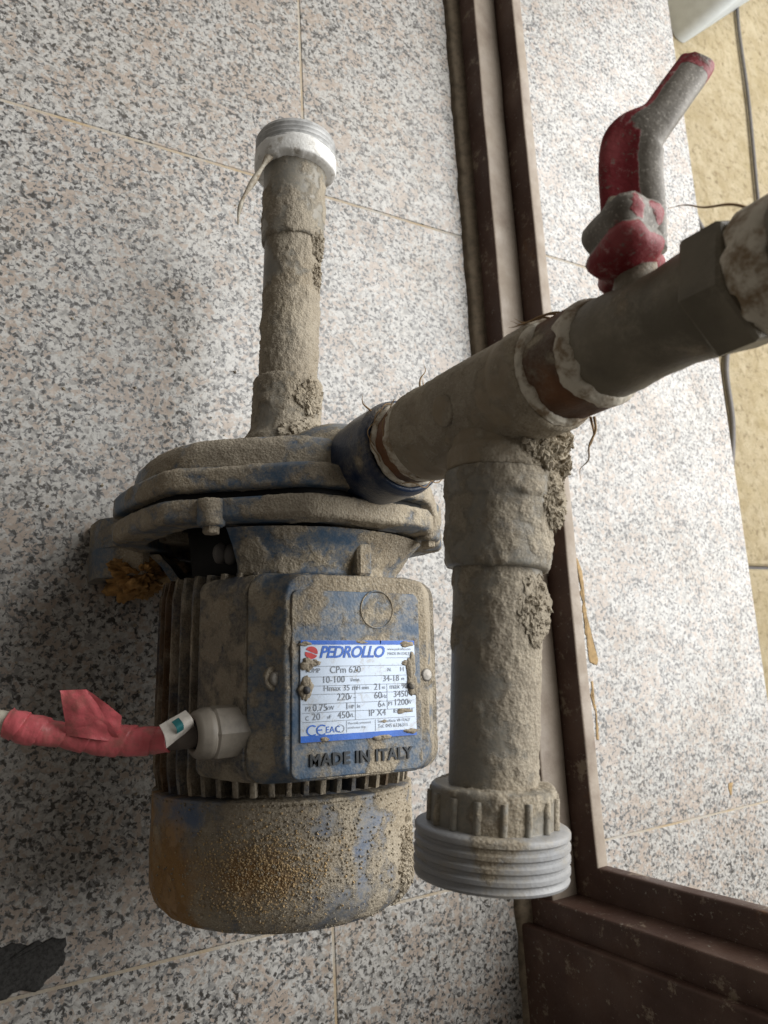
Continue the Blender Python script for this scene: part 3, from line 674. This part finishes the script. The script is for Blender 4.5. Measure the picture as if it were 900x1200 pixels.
# side branch of the tee
B0 = Vector((.2135, .095, .3068)); BD = (Vector((.1992, -.092, .2942)) - B0).normalized(); BL = lambda y: (B0.y - y) / -BD.y
def bl(prof, segs=130, step=.0013, **kw): return lathe([(r, BL(y)) for r, y in prof], B0, BD, segs, step, **kw)
def bvis(p):    # more dirt on the side towards the doorway
    return .30 * sstep(-.004, .014, (p.x - (B0 + BD * ((p - B0).dot(BD))).x))
mk('tee_branch', bl([(.0205, .100), (.0208, .086), (.0222, .084), (.0226, .082), (.0226, .0755), (.0212, .0748), (.018, .0746)]), PVCT, tee, crust=(.10, .0010, 32.0, bvis))
mk('tee_mark', lathe([(.0070, .0), (.0068, .0010), (.0, .0011)], Vector((DX, DY, .300)) + Vector((-.0218, -.0036, 0)), (-1, -.165, 0), 28, .001), PVCT, tee, crust=(.1, .0003, 3.0))
bp = mk('branch_pipe', bl([(.0186, .070), (.0184, .030), (.0176, -.055)]), PVC, pump, crust=(-.05, .0013, 33.0, bvis))
mk('pipe_socket', bl([(.0180, .0752), (.0226, .0748), (.0232, .0738), (.0232, .0640), (.0226, .0625), (.0224, .040), (.0216, .0355), (.0208, .0345), (.0186, .0342)], rf=None), PVC, bp, crust=(.12, .0015, 34.0, bvis))
ad = mk('threaded_adapter', bl([(.0178, -.0510), (.0236, -.0512), (.0246, -.0522), (.0246, -.0660), (.0252, -.0664)]), PVC, pump, crust=(-.05, .0012, 35.0, bvis))
th2 = [(.0240, -.0655), (.0290, -.0657), (.0302, -.0663)]
for i in range(4): th2 += [(.0306, -.0669 - i * .0042), (.0306, -.0684 - i * .0042), (.0296, -.0692 - i * .0042), (.0296, -.0703 - i * .0042)]
th2 += [(.0304, -.0838), (.0300, -.0848), (.0262, -.0852), (.0225, -.0850), (.0220, -.070), (.0, -.070)]
mk('thread', bl(th2, 128, None), PVCL, ad, crust=(-.55, 0, 36.0), auto=45)
u_, v_, d_ = frame(BD)
for i in range(16):
    a = 2 * PI * i / 16 + .12; c_ = u_ * math.cos(a) + v_ * math.sin(a)
    p0 = B0 + BD * BL(-.0540) + c_ * .0246; p1 = B0 + BD * BL(-.0655) + c_ * .0246
    mk('grip_rib', tube(spline([p0, p0.lerp(p1, .1), p0.lerp(p1, .9), p1], 6), lambda t: .0016 * min(1, .4 + 4 * min(t, 1 - t)), 8), PVC, ad, crust=(-.05, .0006, 40.0 + i, bvis))
# clod of mud in the corner of the tee
mk('mud_clump', join(clod(B0 + BD * BL(.082) + Vector((.0060, 0, .0195)), .0125, .0095, .0055, 4.4, 900, .0010), clod(B0 + BD * BL(.078) + Vector((.0165, 0, .0130)), .0085, .0095, .0085, 6.4, 900, .0011), clod(B0 + BD * BL(.0865) + Vector((.0150, 0, .0180)), .009, .006, .006, 8.4, 500, .0009)), MUD, tee, kind='stuff', smooth=False)
mk('mud_clump', join(clod(B0 + BD * BL(.062) + Vector((.0105, 0, .0195)), .008, .013, .0035, 2.4, 420, .0009), clod(B0 + BD * BL(.018) + Vector((.0045, 0, .0178)), .008, .014, .0022, 7.4, 380, .0008)), MUD, bp, kind='stuff', smooth=False)
# upper nipple, tape and ball valve
nip2 = mk('pipe_nipple', vl([(.0165, .3400), (.0180, .3455), (.0192, .3465), (.0196, .3480), (.0196, .3655), (.0186, .3675), (.0165, .3690), (.0165, .3760)], rf=lambda a: 1 + .035 * math.cos(6 * a + .4)), RUSTED, pump, crust=(-.35, .0004, 50.0))
mk('thread_tape', vl([(.0185, .3425), (.0214, .3440), (.0216, .3475), (.0206, .3505)], wob=ribw), TAPE, nip2)
mk('thread_tape', vl([(.0190, .3650), (.0203, .3658), (.0205, .3695), (.0186, .3725)], wob=ribw), TAPE, nip2)
valve = mk('ball_valve', vl([(.0150, .3695), (.0178, .3698), (.0184, .3710), (.0182, .3800), (.0176, .3840), (.0170, .3900), (.0168, .4020), (.0174, .4080), (.0178, .4120), (.0178, .4230)]), PVCD, pump, crust=(-.36, .0003, 51.0))
mk('valve_hexagon', lathe([(.0165, .4190), (.0206, .4168), (.0215, .4180), (.0215, .4300), (.0206, .4312), (.0160, .4327)], (DX, DY, 0), (0, 0, 1), 6, None, None, .30, .30 + 2 * PI), PVCD, valve, smooth=False, crust=(-.6, 0, 52.0))
mk('thread_tape', vl([(.0160, .4317), (.0188, .4329), (.0197, .4354), (.0198, .4427), (.0188, .4464), (.0160, .4472)], wob=ribw, rf=lambda a: 1 + .02 * math.sin(4 * a)), TAPE, valve)
mk('upper_socket', lathe([(.0165, .4454), (.0200, .4458), (.0206, .4470), (.0210, .4652), (.0200, .4672)] + [(.0172, .4682), (.0172, .5292), (.0140, .5295), (.0135, .4792), (.0, .4792)], (DX, DY, 0), (0, 0, 1), 10, None, None, .3, .3 + 2 * PI), PVCD, valve, auto=35, crust=(-.5, 0, 53.0))
# stem, hub and cranked lever
HX = Vector((.2045, .1350, .3900))
mk('valve_stem', lathe([(.0085, -.02), (.0085, .004), (.0072, .008), (.0072, .016)], Vector((DX - .002, DY + .012, .390)), (-.1, 1, .02), 40, .0015), PVCD, valve, crust=(.1, .0005, 54.0))
def bean(u0):
    return u0
hubpts = []
R_ = []
for i in range(12):                       # hub: squat lobed cap turned about the stem, pinched at its waist
    t = i / 11; y = -.0105 + .024 * t; s = max(.03, (1 - abs(2 * t - 1) ** 5)) ** .5 * (1 - .10 * t - .16 * math.exp(-((t - .45) / .09) ** 2))
    ring = []
    for j in range(22):
        a = 2 * PI * j / 22; sq = (abs(math.cos(a)) ** 3.2 + abs(math.sin(a)) ** 3.2) ** (-1 / 3.2)
        rr = 1.28 * (.0118 * (1 - .5 * t + .5 * t * sq) + (.0040 - .0022 * t) * math.cos(2 * a + .9) + .0012 * math.cos(5 * a)) * s
        ring.append(HX + Vector((rr * math.cos(a) * .95, y + .14 * rr * math.sin(a), rr * math.sin(a) * 1.15)))
    R_.append(ring)
hub = mk('handle_hub', loft(R_), HANDLE, valve, crust=(.62, 0, 60.0, lambda p: -.55 * sstep(.1335, .1310, p.y) - .25 * sstep(.1370, .1345, p.y) * sstep(.204, .208, p.x)), auto=70)
mk('hub_nut', lathe([(.0056, -.003), (.0056, .0042), (.0048, .0052), (.0, .0054)], HX + Vector((-.0065, .0085, .0035)), (-.55, .35, .75), 6, None), PVCD, valve, smooth=False, crust=(-.3, 0, 63.0))
lv = spline([HX + Vector((.0, -.003, .0030)), HX + Vector((.0, .012, .0046)), Vector((.2045, .1640, .3960)), Vector((.2060, .1725, .3985)), Vector((.2130, .1800, .4030)), Vector((.2215, .1915, .4060)), Vector((.2300, .2025, .4080)), Vector((.2325, .2060, .4085))], 10)
V, F, LM = [], [], {}; n_ = len(lv); SEG = 40
for i, p in enumerate(lv):
    t = i / (n_ - 1); d = (lv[min(i + 1, n_ - 1)] - lv[max(i - 1, 0)]).normalized()
    su = d.cross(Vector((-.62, -.15, .76))).normalized(); sv = su.cross(d)
    end = 1 if t < .92 else max(.2, 1 - ((t - .92) / .08) ** 2 * .8)
    wd = (.0108 - .0042 * sstep(.38, .60, t)) * end; th_ = (.0052 - .0008 * t) * end; leg = 1 - sstep(.36, .52, t)
    for j in range(SEG):
        a = 2 * PI * j / SEG; ca, sa = math.cos(a), math.sin(a)
        x_ = math.copysign(abs(ca) ** .55, ca); z_ = math.copysign(abs(sa) ** .75, sa)
        fold = 1 - .50 * sstep(.12, -.05, x_) * leg - .30 * sstep(-.3, -.7, x_) * (1 - leg)
        q = p + su * (wd * x_) + sv * (th_ * z_ * fold)
        side = sstep(.02, .10, x_) * leg + sstep(-.72, -.60, x_) * (1 - leg)
        tip = sstep(.80, .815, t)
        LM[len(V)] = (side * .62 - .30) * (1 - tip) + tip * (-.10); V.append(q)
for i in range(n_ - 1):
    for j in range(SEG): F.append((i * SEG + j, i * SEG + (j + 1) % SEG, (i + 1) * SEG + (j + 1) % SEG, (i + 1) * SEG + j))
F.append(tuple(range(SEG))[::-1]); F.append(tuple(range((n_ - 1) * SEG, n_ * SEG)))
lev = mk('lever_handle', (V, F), HANDLE, valve, crust=(.0, 0, 61.0))
lev.data.attributes['mud'].data.foreach_set('value', np.array([LM[i] for i in range(len(V))], 'f'))
# hemp fibres sticking out of the joints
def px3(x, y, z):
    return Vector((x, y, z))
for pts in ([(0.202, 0.1177, 0.3649), (0.2005, 0.1236, 0.3598), (0.199, 0.1254, 0.351), (0.1975, 0.1253, 0.3429), (0.1965, 0.1289, 0.3375)], [(0.202, 0.1177, 0.3632), (0.2005, 0.1243, 0.3567), (0.199, 0.1257, 0.3462), (0.1975, 0.1261, 0.3385), (0.1965, 0.1266, 0.3361)], [(0.202, 0.1171, 0.3614), (0.2005, 0.1245, 0.353), (0.199, 0.1264, 0.3429), (0.198, 0.1301, 0.3379)],
            [(.222, .088, .352), (.224, .083, .350), (.223, .078, .347), (.225, .073, .344), (.224, .070, .340), (.226, .066, .338)], [(.221, .088, .351), (.226, .082, .347), (.227, .076, .341)],
            [(.204, .126, .262), (.203, .131, .264), (.205, .135, .266), (.2035, .138, .267)], [(.206, .126, .262), (.206, .133, .262)], [(.191, .122, .237), (.187, .126, .236), (.186, .130, .238)],
            [(.2125, .127, .433), (.208, .131, .428), (.206, .134, .420), (.205, .138, .414), (.2035, .1395, .408)]):
    mk('hemp_strand', tube(spline(pts, 6), lambda t: .00055 * (1.1 - t), 5), FIBRE, nip2)

# ------------------------------------------------------------------ supply cable bound with pink tape
cab = empty('power_cable', (0.04, -.02, .1), 'cream power cable bound in pink tape running into the grey gland of the pump', 'cable')
CO = Vector((0.04, -.02, .1))
cpath = [(-.26, .10, .006), (-.16, .06, .03), (-.06, .012, .095), (.0, -.010, .128), (.0372, -.0182, .149), (.0485, -.0226, .153), (.0622, -.0262, .156), (.0768, -.0300, .159), (.0975, -.0320, .166), (.1090, -.0318, .174), (.1150, -.0312, .1805), (.1260, -.0302, .1832)]
cp = spline(cpath, 12)
mk('sheath', tube(cp, .0048, 16), CABLE, cab, CO)
tpth = [p for p in cp if .0405 < p.x < .1085]
def wrapr(t): return .0062 + .0007 * ((t * 9.0) % 1.0) + .0007 * math.sin(t * 13)
tp2 = spline(tpth, 8)
V, F = [], []; prev = None; n_ = len(tp2); SEG = 36
for i, p in enumerate(tp2):
    t = i / (n_ - 1); d = (tp2[min(i + 1, n_ - 1)] - tp2[max(i - 1, 0)]).normalized()
    if prev is None: prev = frame(d)[0]
    u = (prev - d * prev.dot(d)).normalized(); v = d.cross(u); prev = u
    for j in range(SEG):
        a = 2 * PI * j / SEG; ph = (t * 6.5 + j / SEG) % 1.0
        r = .0059 + .0010 * ph ** .6 + .0007 * math.sin(t * 11) + .0006 * fbm(p + (u * math.cos(a) + v * math.sin(a)) * .006, 160, 3)
        V.append(p + u * (r * math.cos(a)) + v * (r * math.sin(a)))
for i in range(n_ - 1):
    for j in range(SEG): F.append((i * SEG + j, i * SEG + (j + 1) % SEG, (i + 1) * SEG + (j + 1) % SEG, (i + 1) * SEG + j))
F.append(tuple(range(SEG))[::-1]); F.append(tuple(range((n_ - 1) * SEG, n_ * SEG)))
tw = mk('tape_wrap', (V, F), PINK, cab, CO)
mk('thin_core', tube([p for p in cp if .106 < p.x < .1255], .0052, 14), flat('dirty_core', (0.12, 0.10, 0.085), .7), cab, CO)
# loose end of the tape standing off as a folded flap
def sheet(P, Q, nu=14, nv=14, wob=.0015, sd=0, th=.0005):
    V, F = [], []
    for s_ in (0, th):
        for i in range(nu + 1):
            for j in range(nv + 1):
                a = Vector(P[0]).lerp(Vector(P[1]), i / nu); b = Vector(Q[0]).lerp(Vector(Q[1]), i / nu); p = a.lerp(b, j / nv)
                p += Vector((0, 0, 1)) * (wob * (fbm(p + Vector((sd, 0, 0)), 60, 3) + .6 * fbm(p + Vector((sd, 2, 0)), 170, 2)) + .0035 * math.sin(j / nv * PI) + s_); V.append(p)
    m = nv + 1; N = (nu + 1) * m
    for i in range(nu):
        for j in range(nv):
            q = (i * m + j, (i + 1) * m + j, (i + 1) * m + j + 1, i * m + j + 1); F.append(q); F.append(tuple(x + N for x in q[::-1]))
    return V, F
mk('tape_flap', sheet([(.0640, -.0265, .1615), (.0875, -.0318, .1655)], [(.0590, -.0060, .172), (.0700, -.0062, .174)], wob=.002), PINK, cab, CO)
mk('tape_flap', sheet([(.0640, -.0265, .1612), (.0700, -.0062, .1735)], [(.0875, -.0318, .1650), (.0865, -.0195, .1700)], wob=.002, sd=3), PINK, cab, CO)
# paper tag folded round the cable
TG = [(0.0995, -0.0241, 0.1865), (0.1118, -0.0183, 0.1865), (0.1158, -0.0259, 0.1865), (0.103, -0.0346, 0.1865)]
TP = [(0.1042, -0.0229, 0.1905), (0.1074, -0.0212, 0.1905), (0.1097, -0.0268, 0.1905), (0.1066, -0.0284, 0.1905)]
tag_o = mk('paper_tag', sheet([TG[0], TG[1]], [TG[3], TG[2]], wob=.0008, sd=5), PAPER, cab, CO)
mk('tag_print', sheet([TP[0], TP[1]], [TP[3], TP[2]], wob=.0, sd=5, th=.0002), TEAL, tag_o, CO)

# ------------------------------------------------------------------ things outside the step
bxo = slab(rrect(.36, .26, .022, 8), 0, 0, 0, .12, .01)
Rz = Matrix.Rotation(math.radians(40), 4, 'Z')
bo = Vector((1.17, 1.26, -.16))
crate = mk('metal_box', ([(Rz @ Vector(v)) + bo for v in bxo[0]], bxo[1]), WHITEB, None, bo, auto=40)
tag(crate, 'pale grey painted box with rounded corner standing on the sandy paving', 'box')
c1 = mk('ground_cable', tube(spline([(1.36, 1.35, -.156), (1.311, 1.20, -.156), (1.2996, 1.0, -.156), (1.279, .795, -.156), (1.26, .55, -.1565), (1.25, .3, -.1565)], 12), .0033, 8), GREYC, None, Vector((1.1, .6, -.16)))
tag(c1, 'thin grey cable lying straight across the sandy paving beside the box', 'cable')
c2 = mk('ground_cable', tube(spline([(.98, .90, -.155), (1.08, .70, -.155), (1.14, .625, -.155), (1.135, .52, -.155), (1.105, .43, -.155), (1.100, .33, -.155), (1.06, .2, -.155), (1.0, .0, -.155)], 12), .0045, 8), GREYC, None, Vector((.9, .3, -.16)))
tag(c2, 'thicker grey cable lying along the foot of the granite step', 'cable')

def gritspot():
    while True:
        x, y = random.gauss(.17, .10), random.gauss(.0, .14)
        if x < .44: return (x, y, .0004), 1
grit = mk('loose_grit', crumbs(420, gritspot, .0009), MUD, None, kind='stuff', smooth=False)
grit['label'] = 'loose dry grit fallen on the granite tiles around the pump'; grit['category'] = 'grit'
